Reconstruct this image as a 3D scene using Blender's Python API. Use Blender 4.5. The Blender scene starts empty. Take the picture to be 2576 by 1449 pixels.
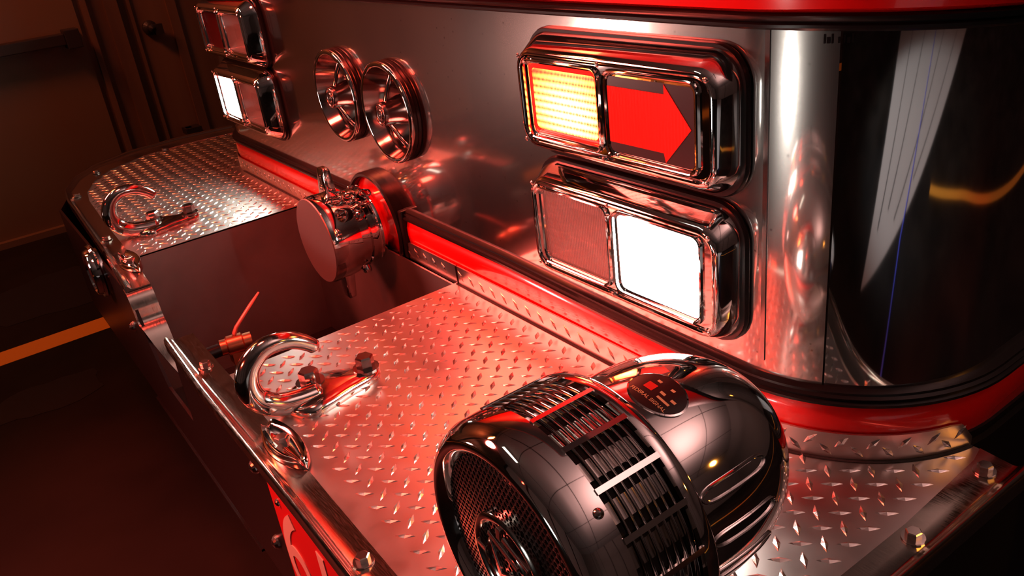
import bpy, bmesh, math, random
from mathutils import Vector, Matrix
random.seed(7)
PI = math.pi
scene = bpy.context.scene
COL = scene.collection

# ------------------------------------------------------------------ camera, world, lights, exposure
cam_data = bpy.data.cameras.new('camera')
cam_data.sensor_fit = 'HORIZONTAL'; cam_data.sensor_width = 36.0
cam_data.lens = 36.0 * 2100.0 / 2576.0
cam_data.clip_start = 0.02; cam_data.clip_end = 60
cam = bpy.data.objects.new('camera', cam_data); COL.objects.link(cam)
RX = (0.58921038, 0.79980281, -0.11465856)     # camera right in the room's axes
RY = (0.28968943, -0.34158811, -0.89409037)    # camera down
RZ = (-0.75426200, 0.49359196, -0.43296169)    # viewing direction
CP = (1.05364858, -0.26520418, 0.66644039)
cam.matrix_world = Matrix(((RX[0], -RY[0], -RZ[0], CP[0]), (RX[1], -RY[1], -RZ[1], CP[1]),
                           (RX[2], -RY[2], -RZ[2], CP[2]), (0, 0, 0, 1)))
scene.camera = cam
world = bpy.data.worlds.new('world'); scene.world = world; world.use_nodes = True
world.node_tree.nodes['Background'].inputs[0].default_value = (0.010, 0.006, 0.005, 1)
world.node_tree.nodes['Background'].inputs[1].default_value = 1.0
scene.view_settings.view_transform = 'Standard'; scene.view_settings.look = 'None'
scene.view_settings.gamma = 1.0; scene.view_settings.use_curve_mapping = False
scene.view_settings.exposure = 0.08
scene.cycles.use_denoising = True
scene.cycles.max_bounces = 10; scene.cycles.glossy_bounces = 7
scene.cycles.sample_clamp_indirect = 4.0
scene.cycles.caustics_reflective = True

def aim(o, target):
    d = Vector(target) - o.location
    o.rotation_euler = d.to_track_quat('-Z', 'Y').to_euler()
def area(name, loc, target, sx, sy, power, colour):
    l = bpy.data.lights.new(name, 'AREA'); l.shape = 'RECTANGLE'; l.size = sx; l.size_y = sy
    l.energy = power; l.color = colour
    o = bpy.data.objects.new(name, l); COL.objects.link(o); o.location = loc; aim(o, target); return o
def spot(name, loc, target, power, colour, angle, radius, blend=0.5):
    l = bpy.data.lights.new(name, 'SPOT'); l.energy = power; l.color = colour
    l.spot_size = math.radians(angle); l.shadow_soft_size = radius; l.spot_blend = blend
    o = bpy.data.objects.new(name, l); COL.objects.link(o); o.location = loc; aim(o, target); return o
# the engine's roof light bar, red, high above the deck and a little ahead of the cab
spot('roof_light_bar', (-0.3, -0.2, 2.2), (-0.60, 0.22, 0), 170, (1.0, 0.06, 0.035), 46, 0.25)
# red fill spots added in front and at the side, for panel and deck
spot('beacon_opposite', (-0.5, -2.7, 1.6), (-0.25, 0.4, 0.5), 420, (1.0, 0.05, 0.02), 30, 0.22)
spot('beacon_beside', (-2.9, -1.9, 2.3), (-0.32, 0.15, 0.0), 1600, (1.0, 0.105, 0.078), 30, 0.55)
# dim garage tube lamp overhead
area('ceiling_lamp_left', (-1.5, -1.6, 3.4), (-0.8, 0, 0), 1.4, 0.3, 5, (1.0, 0.86, 0.72))
spot('ceiling_lamp_right', (3.4, -2.0, 2.9), (3.9, -0.8, -0.6), 330, (0.9, 0.92, 1.0), 62, 0.25)  # added spot that brightens the pale floor wedge
area('ceiling_wash', (2.7, 2.0, 2.3), (2.7, 2.0, 3.6), 1.6, 1.2, 95, (1.0, 0.52, 0.48))  # added uplight on the ceiling, for pale reflections in the chrome
spot('amber_side_lamp', (2.3, 1.3, 1.1), (0.72, 0.35, 0.0), 13, (1.0, 0.33, 0.04), 24, 0.06)  # added for orange tones on the right rail and deck
area('wall_wash', (-2.5, -0.8, 2.4), (-3.5, 0.6, 0.2), 0.8, 0.4, 34, (1.0, 0.17, 0.05))  # added fill that reddens the left wall
spot('bay_lamp', (-1.7, -2.8, 1.7), (-3.5, -2.3, -0.1), 110, (1.0, 0.30, 0.22), 64, 0.3)  # added to brighten the wall and floor mirrored in the cab panel
# hand lamp standing on the floor ahead of the bumper
spot('floor_lamp', (0.20, -1.9, -0.12), (0.48, 0.47, 0.42), 38, (1.0, 0.93, 0.85), 21, 0.15)
# a second hand lamp farther left
spot('stand_lamp', (-1.95, -1.52, 0.0), (0.20, 0.45, 0.42), 24, (1.0, 0.54, 0.47), 34, 0.13)

# ------------------------------------------------------------------ materials
def mat(name, base=(0.5, 0.5, 0.5), metal=0.0, rough=0.4, spec=0.5, coat=0.0, emis=None, estr=0.0):
    m = bpy.data.materials.new(name); m.use_nodes = True
    b = m.node_tree.nodes['Principled BSDF']
    b.inputs['Base Color'].default_value = (*base, 1); b.inputs['Metallic'].default_value = metal
    b.inputs['Roughness'].default_value = rough; b.inputs['Specular IOR Level'].default_value = spec
    b.inputs['Coat Weight'].default_value = coat; b.inputs['Coat Roughness'].default_value = 0.06
    if emis: b.inputs['Emission Color'].default_value = (*emis, 1); b.inputs['Emission Strength'].default_value = estr
    return m
def nodes(m): return m.node_tree.nodes, m.node_tree.links, m.node_tree.nodes['Principled BSDF']
def texco(m, scale=(1, 1, 1)):
    N, L, b = nodes(m)
    t = N.new('ShaderNodeTexCoord'); mp = N.new('ShaderNodeMapping'); mp.inputs['Scale'].default_value = scale
    L.new(t.outputs['Object'], mp.inputs['Vector']); return mp.outputs['Vector']
def noise_col(m, scale, c1, c2, detail=4, stretch=(1, 1, 1), lo=0.35, hi=0.65):
    N, L, b = nodes(m)
    n = N.new('ShaderNodeTexNoise'); n.inputs['Scale'].default_value = scale; n.inputs['Detail'].default_value = detail
    L.new(texco(m, stretch), n.inputs['Vector'])
    r = N.new('ShaderNodeValToRGB'); r.color_ramp.elements[0].position = lo; r.color_ramp.elements[1].position = hi
    r.color_ramp.elements[0].color = (*c1, 1); r.color_ramp.elements[1].color = (*c2, 1)
    L.new(n.outputs['Fac'], r.inputs['Fac']); L.new(r.outputs['Color'], b.inputs['Base Color']); return n
def noise_rough(m, scale, r1, r2, stretch=(1, 1, 1)):
    N, L, b = nodes(m)
    n = N.new('ShaderNodeTexNoise'); n.inputs['Scale'].default_value = scale; n.inputs['Detail'].default_value = 5
    L.new(texco(m, stretch), n.inputs['Vector'])
    r = N.new('ShaderNodeMapRange'); r.inputs['From Min'].default_value = 0.3; r.inputs['From Max'].default_value = 0.7
    r.inputs['To Min'].default_value = r1; r.inputs['To Max'].default_value = r2
    L.new(n.outputs['Fac'], r.inputs['Value']); L.new(r.outputs['Result'], b.inputs['Roughness'])
def add_bump(m, scale, strength, dist=0.001, stretch=(1, 1, 1), kind='noise'):
    N, L, b = nodes(m)
    if kind == 'noise':
        n = N.new('ShaderNodeTexNoise'); n.inputs['Scale'].default_value = scale; out = n.outputs['Fac']
    else:
        n = N.new('ShaderNodeTexWave'); n.inputs['Scale'].default_value = scale; n.bands_direction = kind; out = n.outputs['Fac']
    L.new(texco(m, stretch), n.inputs['Vector'])
    bp = N.new('ShaderNodeBump'); bp.inputs['Strength'].default_value = strength; bp.inputs['Distance'].default_value = dist
    L.new(out, bp.inputs['Height']); L.new(bp.outputs['Normal'], b.inputs['Normal'])

M = {}
M['chrome'] = mat('chrome', (0.80, 0.79, 0.78), 1, 0.045)
M['hook_chrome'] = mat('hook_chrome', (0.62, 0.59, 0.56), 1, 0.10); noise_rough(M['hook_chrome'], 60, 0.06, 0.14)
M['hook_bolt'] = mat('hook_bolt', (0.34, 0.31, 0.30), 1, 0.16)
M['face_steel'] = mat('face_steel', (0.60, 0.58, 0.56), 1, 0.10)
def specks(m, base, dark):
    N, L, b = nodes(m)
    v = N.new('ShaderNodeTexVoronoi'); v.inputs['Scale'].default_value = 55; L.new(texco(m), v.inputs['Vector'])
    r = N.new('ShaderNodeValToRGB'); r.color_ramp.elements[0].position = 0.05; r.color_ramp.elements[1].position = 0.10
    r.color_ramp.elements[0].color = (*dark, 1); r.color_ramp.elements[1].color = (*base, 1)
    L.new(v.outputs['Distance'], r.inputs['Fac']); L.new(r.outputs['Color'], b.inputs['Base Color'])
specks(M['face_steel'], (0.66, 0.63, 0.60), (0.34, 0.30, 0.28)); noise_rough(M['face_steel'], 5, 0.065, 0.09)
def hazy(m, rough, fac):
    """a second, wider lobe: fine scratches over the polish"""
    N, L, b = nodes(m); out = N['Material Output']
    g = N.new('ShaderNodeBsdfGlossy'); g.inputs['Roughness'].default_value = rough
    L.new(b.inputs['Base Color'].links[0].from_socket, g.inputs['Color']) if b.inputs['Base Color'].links else None
    mx = N.new('ShaderNodeMixShader'); mx.inputs[0].default_value = fac
    L.new(b.outputs[0], mx.inputs[1]); L.new(g.outputs[0], mx.inputs[2]); L.new(mx.outputs[0], out.inputs['Surface'])
hazy(M['face_steel'], 0.25, 0.30)
M['tread'] = mat('tread', (0.68, 0.66, 0.64), 1, 0.38); noise_rough(M['tread'], 22, 0.28, 0.37)
noise_col(M['tread'], 9, (0.62, 0.59, 0.57), (0.74, 0.72, 0.70), 6, lo=0.25, hi=0.75)
M['tread_lug'] = mat('tread_lug', (0.80, 0.77, 0.74), 1, 0.24)
M['brushed'] = mat('brushed', (0.50, 0.48, 0.47), 1, 0.42); noise_col(M['brushed'], 6, (0.40, 0.37, 0.36), (0.52, 0.49, 0.48))
M['cap_grey'] = mat('cap_grey', (0.20, 0.185, 0.18), 0.8, 0.5)
M['rail'] = mat('rail', (0.62, 0.58, 0.52), 1, 0.13); noise_rough(M['rail'], 60, 0.10, 0.22, (1, 12, 1))
M['bolt'] = mat('bolt', (0.70, 0.66, 0.62), 1, 0.2)
M['dark_steel'] = mat('dark_steel', (0.010, 0.009, 0.009), 0.2, 0.3, 0.3)
M['horn_grey'] = mat('horn_grey', (0.25, 0.23, 0.22), 1, 0.22)
M['horn_bell'] = mat('horn_bell', (0.42, 0.38, 0.36), 1, 0.12)
M['rubber'] = mat('rubber', (0.008, 0.007, 0.007), 0, 0.30, 0.22)
M['matte_black'] = mat('matte_black', (0.008, 0.008, 0.008), 0, 0.7)
M['red_paint'] = mat('red_paint', (0.62, 0.004, 0.004), 0, 0.22, 0.5, 0.9)
M['plate_red'] = mat('plate_red', (0.62, 0.008, 0.012), 0, 0.4)
M['plate_white'] = mat('plate_white', (0.72, 0.66, 0.56), 0, 0.5)
M['badge_black'] = mat('badge_black', (0.01, 0.01, 0.01), 0, 0.3)
M['badge_red'] = mat('badge_red', (0.75, 0.03, 0.02), 0, 0.35)
M['badge_cream'] = mat('badge_cream', (0.85, 0.65, 0.35), 0, 0.4)
M['brass'] = mat('brass', (0.75, 0.30, 0.16), 1, 0.3)
M['valve_handle'] = mat('valve_handle', (0.35, 0.12, 0.09), 0.4, 0.4)
M['reflector'] = mat('reflector', (0.90, 0.88, 0.86), 0.85, 0.32); add_bump(M['reflector'], 22, 0.25, 0.01)
def lens_clear():
    m = mat('lens_clear', (0.9, 0.88, 0.86), 0, 0.05, 0.5)
    N, L, b = nodes(m); b.inputs['Transmission Weight'].default_value = 0.86; b.inputs['IOR'].default_value = 1.45
    add_bump(m, 85, 0.5, 0.0012, kind='X'); return m
M['lens_clear'] = lens_clear()
def lamp_mat(name, hot, edge, row_scale, strength):
    """a lit, ribbed lens: glass rows that let more or less of the bulb's light through"""
    m = mat(name, (0.1, 0.02, 0.01), 0, 0.2); N, L, b = nodes(m)
    vec = texco(m)
    sep = N.new('ShaderNodeSeparateXYZ'); L.new(vec, sep.inputs['Vector'])
    def sine(sock, k, ph=0):
        a = N.new('ShaderNodeMath'); a.operation = 'MULTIPLY_ADD'; a.inputs[1].default_value = k; a.inputs[2].default_value = ph
        L.new(sock, a.inputs[0]); s = N.new('ShaderNodeMath'); s.operation = 'SINE'; L.new(a.outputs[0], s.inputs[0]); return s.outputs[0]
    def mathn(op, a, bb, c=None):
        n = N.new('ShaderNodeMath'); n.operation = op
        for i, v in enumerate((a, bb) if c is None else (a, bb, c)):
            if isinstance(v, (int, float)): n.inputs[i].default_value = v
            else: L.new(v, n.inputs[i])
        return n.outputs[0]
    rows = sine(sep.outputs['Z'], row_scale); cols = sine(sep.outputs['X'], row_scale * 3.3)
    pat = mathn('MULTIPLY_ADD', rows, 0.34, mathn('MULTIPLY_ADD', cols, 0.20, 0.50))
    ln = N.new('ShaderNodeVectorMath'); ln.operation = 'LENGTH'
    mp = N.new('ShaderNodeMapping'); mp.inputs['Scale'].default_value = (11.5, 0, 19.0); mp.inputs['Location'].default_value = (-0.1, 0, 0.25)
    L.new(vec, mp.inputs['Vector']); L.new(mp.outputs['Vector'], ln.inputs[0])
    fall = N.new('ShaderNodeMapRange'); fall.inputs['From Min'].default_value = 0.25; fall.inputs['From Max'].default_value = 1.25
    fall.inputs['To Min'].default_value = 1.0; fall.inputs['To Max'].default_value = 0.10
    L.new(ln.outputs['Value'], fall.inputs['Value'])
    tot = mathn('MULTIPLY', pat, fall.outputs['Result'])
    mix = N.new('ShaderNodeMix'); mix.data_type = 'RGBA'; mix.inputs[6].default_value = (*edge, 1); mix.inputs[7].default_value = (*hot, 1)
    L.new(fall.outputs['Result'], mix.inputs[0]); L.new(mix.outputs[2], b.inputs['Emission Color'])
    L.new(mathn('MULTIPLY', tot, strength), b.inputs['Emission Strength'])
    return m
M['lens_red_lit'] = lamp_mat('lens_red_lit', (1.0, 0.22, 0.040), (1.0, 0.055, 0.003), 640, 56)
M['lens_rim_lit'] = mat('lens_rim_lit', (0.5, 0.01, 0.01), 0, 0.2, emis=(1.0, 0.02, 0.012), estr=0.9)
M['lens_white_lit'] = mat('lens_white_lit', (0.9, 0.9, 0.9), 0, 0.2, emis=(1.0, 0.93, 0.84), estr=70)
M['lens_far_lit'] = mat('lens_far_lit', (0.9, 0.9, 0.9), 0, 0.2, emis=(0.92, 1.0, 0.86), estr=110)
M['lens_dark_red'] = mat('lens_dark_red', (0.10, 0.004, 0.004), 0, 0.15, 0.5, 0.6)
M['lens_black'] = mat('lens_black', (0.035, 0.02, 0.022), 0, 0.28, 0.5, 0.3)
M['arrow_lens'] = mat('arrow_lens', (0.50, 0.012, 0.006), 0, 0.3, 0.2, emis=(1.0, 0.012, 0.004), estr=0.16); add_bump(M['arrow_lens'], 60, 0.4, 0.001, kind='X')
M['floor'] = mat('floor', (0.06, 0.05, 0.045), 0, 0.35, 0.12)
def floor_mat():
    m = M['floor']; noise_col(m, 1.6, (0.006, 0.005, 0.004), (0.016, 0.012, 0.009), 6); noise_rough(m, 2.5, 0.38, 0.6)
floor_mat()
M['apron'] = mat('apron', (0.42, 0.38, 0.34), 0, 0.5)  # pale floor colour standing in for daylight falling on it
M['blue_hose'] = mat('blue_hose', (0.10, 0.14, 0.9), 0, 0.2, 0.8)  # colour of the added blue light streak
M['stain'] = mat('stain', (0.008, 0.007, 0.007), 0, 0.3)
M['yellow_line'] = mat('yellow_line', (0.75, 0.32, 0.03), 0, 0.5)
M['wall_left'] = mat('wall_left', (0.34, 0.20, 0.14), 0, 0.5); noise_col(M['wall_left'], 5, (0.10, 0.055, 0.030), (0.17, 0.095, 0.05), 5, (1, 1, 0.1))
M['door_paint'] = mat('door_paint', (0.16, 0.10, 0.055), 0, 0.45)
M['dark_fitting'] = mat('dark_fitting', (0.03, 0.025, 0.022), 0.3, 0.4)
M['block_white'] = mat('block_white', (0.55, 0.52, 0.50), 0, 0.7)
M['panel_grey'] = mat('panel_grey', (0.30, 0.28, 0.26), 0, 0.5)
M['daylight_gap'] = mat('daylight_gap', (0.1, 0.1, 0.3), 0, 0.5, emis=(0.12, 0.16, 1.0), estr=3.0)
M['ceiling'] = mat('ceiling', (0.5, 0.48, 0.46), 0, 0.8)

# ------------------------------------------------------------------ mesh helpers (all shapes are given in room coordinates)
LOC = {}
def thing(name, label, cat, loc=(0, 0, 0), group=None):
    o = bpy.data.objects.new(name, None); COL.objects.link(o); o.location = loc; o.empty_display_size = 0.05
    o['label'] = label; o['category'] = cat
    if group: o['group'] = group
    LOC[o.name] = Vector(loc); return o
def part(name, geo, m, parent=None, smooth=False, label=None, kind=None, bevel=0.0, angle=35):
    """geo = (verts, faces) in room coordinates"""
    V, F = geo
    off = LOC[parent.name] if parent is not None else Vector((0, 0, 0))
    me = bpy.data.meshes.new(name)
    me.from_pydata([(v[0] - off[0], v[1] - off[1], v[2] - off[2]) for v in V], [], F)
    me.validate(); 
    bm = bmesh.new(); bm.from_mesh(me); bmesh.ops.recalc_face_normals(bm, faces=bm.faces)
    if bevel > 0:
        bmesh.ops.bevel(bm, geom=[e for e in bm.edges if len(e.link_faces) == 2 and e.calc_face_angle(0) > 0.5], offset=bevel, segments=2, affect='EDGES', profile=0.6)
    if smooth:
        for f in bm.faces: f.smooth = True
        for e in bm.edges:
            e.smooth = not (len(e.link_faces) == 2 and e.calc_face_angle(0) > math.radians(angle))
    bm.to_mesh(me); bm.free()
    mats = m if isinstance(m, (list, tuple)) else [m]
    for x in mats: me.materials.append(M[x])
    o = bpy.data.objects.new(name, me); COL.objects.link(o)
    if parent is not None: o.parent = parent
    LOC[o.name] = off
    if label: o['label'] = label
    if kind: o['kind'] = kind
    return o
def top(o, label, cat, group=None):
    o['label'] = label; o['category'] = cat
    if group: o['group'] = group
    return o
def join(*gs):
    V, F = [], []
    for v, f in gs:
        n = len(V); V += list(v); F += [tuple(i + n for i in q) for q in f]
    return V, F
def box(x0, x1, y0, y1, z0, z1):
    V = [(x, y, z) for x in (x0, x1) for y in (y0, y1) for z in (z0, z1)]
    return V, [(0, 1, 3, 2), (4, 6, 7, 5), (0, 4, 5, 1), (2, 3, 7, 6), (0, 2, 6, 4), (1, 5, 7, 3)]
def frame(axis):
    a = Vector(axis).normalized()
    u = Vector((0, 0, 1)).cross(a)
    if u.length < 1e-3: u = Vector((1, 0, 0))
    u.normalize(); v = a.cross(u).normalized(); return a, u, v
def lathe(profile, origin, axis=(0, 1, 0), seg=48, a0=0.0, a1=2 * PI):
    """profile: list of (distance along axis, radius)"""
    a, u, v = frame(axis); o = Vector(origin); V, F = [], []
    full = abs(a1 - a0 - 2 * PI) < 1e-6; n = seg if full else seg + 1
    for (h, r) in profile:
        for k in range(n):
            t = a0 + (a1 - a0) * k / seg
            V.append(tuple(o + a * h + (u * math.cos(t) + v * math.sin(t)) * max(r, 1e-5)))
    for i in range(len(profile) - 1):
        for k in range(seg):
            k2 = (k + 1) % n
            F.append((i * n + k, i * n + k2, (i + 1) * n + k2, (i + 1) * n + k))
    return V, F
def smooth_path(pts, steps=6, closed=False):
    P = [Vector(p) for p in pts]; out = []
    n = len(P); rng = range(n) if closed else range(n - 1)
    for i in rng:
        p0 = P[(i - 1) % n] if closed or i > 0 else P[0]; p1 = P[i]; p2 = P[(i + 1) % n]
        p3 = P[(i + 2) % n] if closed or i + 2 < n else P[-1]
        for s in range(steps):
            t = s / steps
            out.append(0.5 * ((2 * p1) + (-p0 + p2) * t + (2 * p0 - 5 * p1 + 4 * p2 - p3) * t * t + (-p0 + 3 * p1 - 3 * p2 + p3) * t ** 3))
    if not closed: out.append(P[-1])
    return out
def tube(pts, radii, seg=14, closed=False, flat=1.0):
    """pts: path; radii: one number or one per point; flat squashes the section along its second axis"""
    P = [Vector(p) for p in pts]; n = len(P)
    if not hasattr(radii, '__len__'): radii = [radii] * n
    V, F = [], []; prev = None
    for i in range(n):
        if closed: t = P[(i + 1) % n] - P[i - 1]
        else: t = P[min(i + 1, n - 1)] - P[max(i - 1, 0)]
        t.normalize()
        if prev is None:
            u = Vector((0, 0, 1)).cross(t)
            if u.length < 1e-3: u = Vector((1, 0, 0)).cross(t)
        else: u = prev - t * prev.dot(t)
        u.normalize(); prev = u; w = t.cross(u)
        for k in range(seg):
            a = 2 * PI * k / seg
            V.append(tuple(P[i] + (u * math.cos(a) + w * math.sin(a) * flat) * radii[i]))
    m = n if closed else n - 1
    for i in range(m):
        j = (i + 1) % n
        for k in range(seg):
            k2 = (k + 1) % seg; F.append((i * seg + k, i * seg + k2, j * seg + k2, j * seg + k))
    if not closed:
        F.append(tuple(range(seg))[::-1]); F.append(tuple((n - 1) * seg + k for k in range(seg)))
    return V, F
def prism(poly, z0, z1):
    n = len(poly); V = [(x, y, z0) for x, y in poly] + [(x, y, z1) for x, y in poly]
    F = [tuple(range(n))[::-1], tuple(range(n, 2 * n))] + [(i, (i + 1) % n, n + (i + 1) % n, n + i) for i in range(n)]
    return V, F
def prism_y(poly, y0, y1):
    """poly in (x, z), extruded along y"""
    V, F = prism(poly, y0, y1); return [(a, c, b) for a, b, c in V], F
def prism_x(poly, x0, x1):
    """poly in (y, z), extruded along x"""
    V, F = prism(poly, x0, x1); return [(c, a, b) for a, b, c in V], F
def rrect(x0, x1, z0, z1, r, k=6):
    out = []
    for cx, cz, a in ((x1 - r, z1 - r, 0), (x0 + r, z1 - r, 90), (x0 + r, z0 + r, 180), (x1 - r, z0 + r, 270)):
        for i in range(k + 1):
            t = math.radians(a + 90 * i / k); out.append((cx + r * math.cos(t), cz + r * math.sin(t)))
    return out
def loft(loops, close_start=False, close_end=False):
    n = len(loops[0]); V = [p for l in loops for p in l]; F = []
    for i in range(len(loops) - 1):
        for k in range(n):
            k2 = (k + 1) % n; F.append((i * n + k, i * n + k2, (i + 1) * n + k2, (i + 1) * n + k))
    if close_start: F.append(tuple(range(n))[::-1])
    if close_end: F.append(tuple((len(loops) - 1) * n + k for k in range(n)))
    return V, F
def hexbolt(c, r, h, axis=(0, 0, 1), washer=True):
    a, u, v = frame(axis); c = Vector(c); V, F = [], []
    g = []
    if washer: g.append(lathe([(0, 0), (0, r * 1.45), (h * 0.18, r * 1.45), (h * 0.2, 0)], c, axis, 16))
    prof = ((h * 0.15, 1.0), (h * 0.9, 1.0), (h, 0.86)); n = 6
    for hh, s in prof:
        for k in range(6):
            t = k * PI / 3 + 0.3; V.append(tuple(c + a * hh + (u * math.cos(t) + v * math.sin(t)) * r * s))
    for i in range(2):
        for k in range(6): F.append((i * 6 + k, i * 6 + (k + 1) % 6, (i + 1) * 6 + (k + 1) % 6, (i + 1) * 6 + k))
    F.append(tuple(range(12, 18))); F.append(tuple(range(6))[::-1]); g.append((V, F))
    return join(*g)
def dome(c, r, h, axis):
    return lathe([(0, r), (h * 0.35, r * 0.93), (h * 0.75, r * 0.62), (h, 0)], c, axis, 16)
def inside(x, y, poly):
    c = False; n = len(poly)
    for i in range(n):
        x1, y1 = poly[i]; x2, y2 = poly[(i + 1) % n]
        if (y1 > y) != (y2 > y) and x < (x2 - x1) * (y - y1) / (y2 - y1) + x1: c = not c
    return c
U = 0.0245; S2 = 2 ** -0.5
def lug(cx, cy, ux, uy, put, h=0.0016, l=0.0128, w=0.0040):
    """one pointed raised lug; put maps (s, t, height) of the sheet to the room"""
    vx, vy = -uy, ux; P = []
    ring = ((-1, 0), (-0.55, -0.52), (0, -1), (0.55, -0.52), (1, 0), (0.55, 0.52), (0, 1), (-0.55, 0.52))
    for s, t in ring: P.append(put(cx + ux * l * s + vx * w * t, cy + uy * l * s + vy * w * t, 0.0))
    for s, t, z in ((-0.7, 0, 0.7), (0, 0, 1), (0.7, 0, 0.7)): P.append(put(cx + ux * l * s + vx * w * t, cy + uy * l * s + vy * w * t, h * z))
    F = [(0, 1, 8), (1, 2, 9, 8), (2, 3, 10, 9), (3, 4, 10), (4, 5, 10), (5, 6, 9, 10), (6, 7, 8, 9), (7, 0, 8)]
    return P, F
def tread_lugs(poly, put, rng, margin=0.006):
    gs = []
    for i in range(-rng, rng):
        for j in range(-rng, rng):
            x = (i + j) * S2 * U; y = (i - j) * S2 * U
            if not (inside(x - margin, y, poly) and inside(x + margin, y, poly) and inside(x, y - margin, poly) and inside(x, y + margin, poly)): continue
            d = (S2, S2) if (i + j) % 2 else (S2, -S2)
            gs.append(lug(x, y, d[0], d[1], put))
    return join(*gs)
def text_mesh(body, size, depth=0.0008):
    c = bpy.data.curves.new('lettering', 'FONT'); c.body = body; c.size = size; c.extrude = depth
    c.align_x = 'CENTER'; c.align_y = 'CENTER'
    o = bpy.data.objects.new('lettering', c); COL.objects.link(o)
    dg = bpy.context.evaluated_depsgraph_get(); me = bpy.data.meshes.new_from_object(o.evaluated_get(dg))
    V = [tuple(v.co) for v in me.vertices]; F = [tuple(p.vertices) for p in me.polygons]
    bpy.data.objects.remove(o); bpy.data.curves.remove(c); bpy.data.meshes.remove(me)
    return V, F

# ------------------------------------------------------------------ the garage
FZ = -0.62
def struct(name, geo, m, **k): return part(name, geo, m, kind='structure', **k)
struct('floor', box(-4.4, 7.7, -6, 6, FZ - 0.1, FZ), 'floor')
wl = struct('wall_left', box(-3.62, -3.5, -6, 6, FZ, 3.6), 'wall_left')
# ribs and jambs of the left wall
for y0, y1, d in ((0.50, 0.525, 0.03), (0.60, 0.66, 0.035), (0.705, 0.72, 0.015), (0.885, 0.93, 0.02), (1.25, 1.28, 0.02), (1.7, 1.73, 0.02), (2.2, 2.23, 0.02)):
    part('panel_rib', box(-3.5, -3.5 + d, y0, y1, FZ, 3.6), 'wall_left', wl)
top(part('door_post', join(box(-2.86, -2.70, -1.40, -1.28, FZ, 3.0), box(-2.92, -2.64, -1.45, -1.23, FZ, FZ + 0.03)), 'dark_fitting'), 'dark bay door post mirrored in the cab panel beside the twin lamps', 'post')
dr = struct('door_1', box(-3.5, -3.475, -0.95, 0.47, FZ + 0.01, 1.5), 'door_paint')
part('push_bar', join(box(-3.475, -3.40, -0.6, 0.38, 0.235, 0.285), box(-3.475, -3.385, 0.38, 0.445, 0.215, 0.30)), 'dark_fitting', dr, bevel=0.004)
part('door_sill', box(-3.475, -3.44, -0.95, 0.47, FZ, FZ + 0.03), 'door_paint', dr)
top(part('wall_knob', join(lathe([(0, 0.035), (0.02, 0.035), (0.03, 0.02), (0.06, 0.018), (0.07, 0.0)], (-3.5, 0.78, 0.235), (1, 0, 0), 20), box(-3.47, -3.44, 0.79, 0.83, 0.20, 0.25)), 'dark_fitting'),
    'small round dark fitting on the brown panelled garage wall', 'wall fitting')
top(part('door_holder', join(box(-3.46, -3.42, 0.80, 0.83, -0.62, -0.27), box(-3.48, -3.40, 0.79, 0.87, -0.30, -0.27), box(-3.5, -3.40, 0.78, 0.86, -0.62, -0.60)), 'dark_fitting'),
    'thin dark post standing at the foot of the brown wall beyond the bumper', 'post')
struct('wall_front', box(-4.4, 7.7, -6.1, -6.0, FZ, 3.6), 'block_white')
for i, x in enumerate((-3.4, -1.0, 1.4, 3.8)):
    struct('trim_%d' % (i + 1), box(x - 0.12, x + 0.12, -6.0, -5.9, FZ, 3.6), 'dark_fitting')
struct('door_2', box(7.57, 7.6, -1.9, 0.7, FZ, 2.4), 'panel_grey')
wr = struct('wall_right', box(7.6, 7.7, -6, 6, FZ, 3.6), 'panel_grey')
for y in (-2.2, -1.4, -1.05, 0.25, 1.2, 2.2):
    part('panel_rib', box(7.55, 7.57, y, y + 0.05, FZ, 3.6), 'dark_fitting', wr)
struct('ceiling', box(-4.4, 7.7, -6, 6, 3.6, 3.7), 'ceiling')
cl = bpy.data.objects['ceiling']
for i in range(5): part('panel_joint', box(-3.2 + 2.4 * i, -3.17 + 2.4 * i, -6, 6, 3.59, 3.6), 'dark_fitting', cl)
for i in range(4): part('panel_joint', box(-4.4, 7.7, -4.6 + 2.6 * i, -4.57 + 2.6 * i, 3.59, 3.6), 'dark_fitting', cl)
struct('wall_back', box(-4.4, 7.7, 6.0, 6.1, FZ, 3.6), 'panel_grey')
def ribbon(pts, w):
    P = smooth_path(pts, 8); L_, R_ = [], []
    for i, p in enumerate(P):
        t = (P[min(i + 1, len(P) - 1)] - P[max(i - 1, 0)]).normalized(); n_ = Vector((-t.y, t.x, 0)) * w
        L_.append(tuple(p + n_ + Vector((0, 0, FZ + 0.0015)))); R_.append(tuple(p - n_ + Vector((0, 0, FZ + 0.0015))))
    n = len(P); return L_ + R_, [(i, i + 1, n + i + 1, n + i) for i in range(n - 1)]
for n, g in (('left', box(-2.20, -2.08, -5.0, 5.0, FZ, FZ + 0.0015)), ('right', ribbon([(3.22, 0.15, 0), (3.18, 0.9, 0), (3.0, 1.5, 0), (2.3, 2.7, 0), (1.0, 4.2, 0)], 0.055))):
    top(part('floor_line', g, 'yellow_line'), 'yellow painted stripe on the dark floor to the %s of the fire engine' % n, 'floor marking', 'yellow floor stripes')
ap = struct('trim_5', prism([(1.75, -0.72), (7.5, -4.0), (7.5, 1.15), (3.35, -0.18)], FZ, FZ + 0.001), 'apron')  # wedge of daylight laid on the floor as a pale sheet
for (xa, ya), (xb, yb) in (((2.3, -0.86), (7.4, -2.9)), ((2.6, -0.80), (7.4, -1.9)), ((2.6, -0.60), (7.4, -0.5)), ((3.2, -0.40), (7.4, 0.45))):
    part('apron_joint', ribbon([(xa, ya, 0.0), (xb, yb, 0.0)], 0.012), 'dark_fitting', ap)
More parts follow.
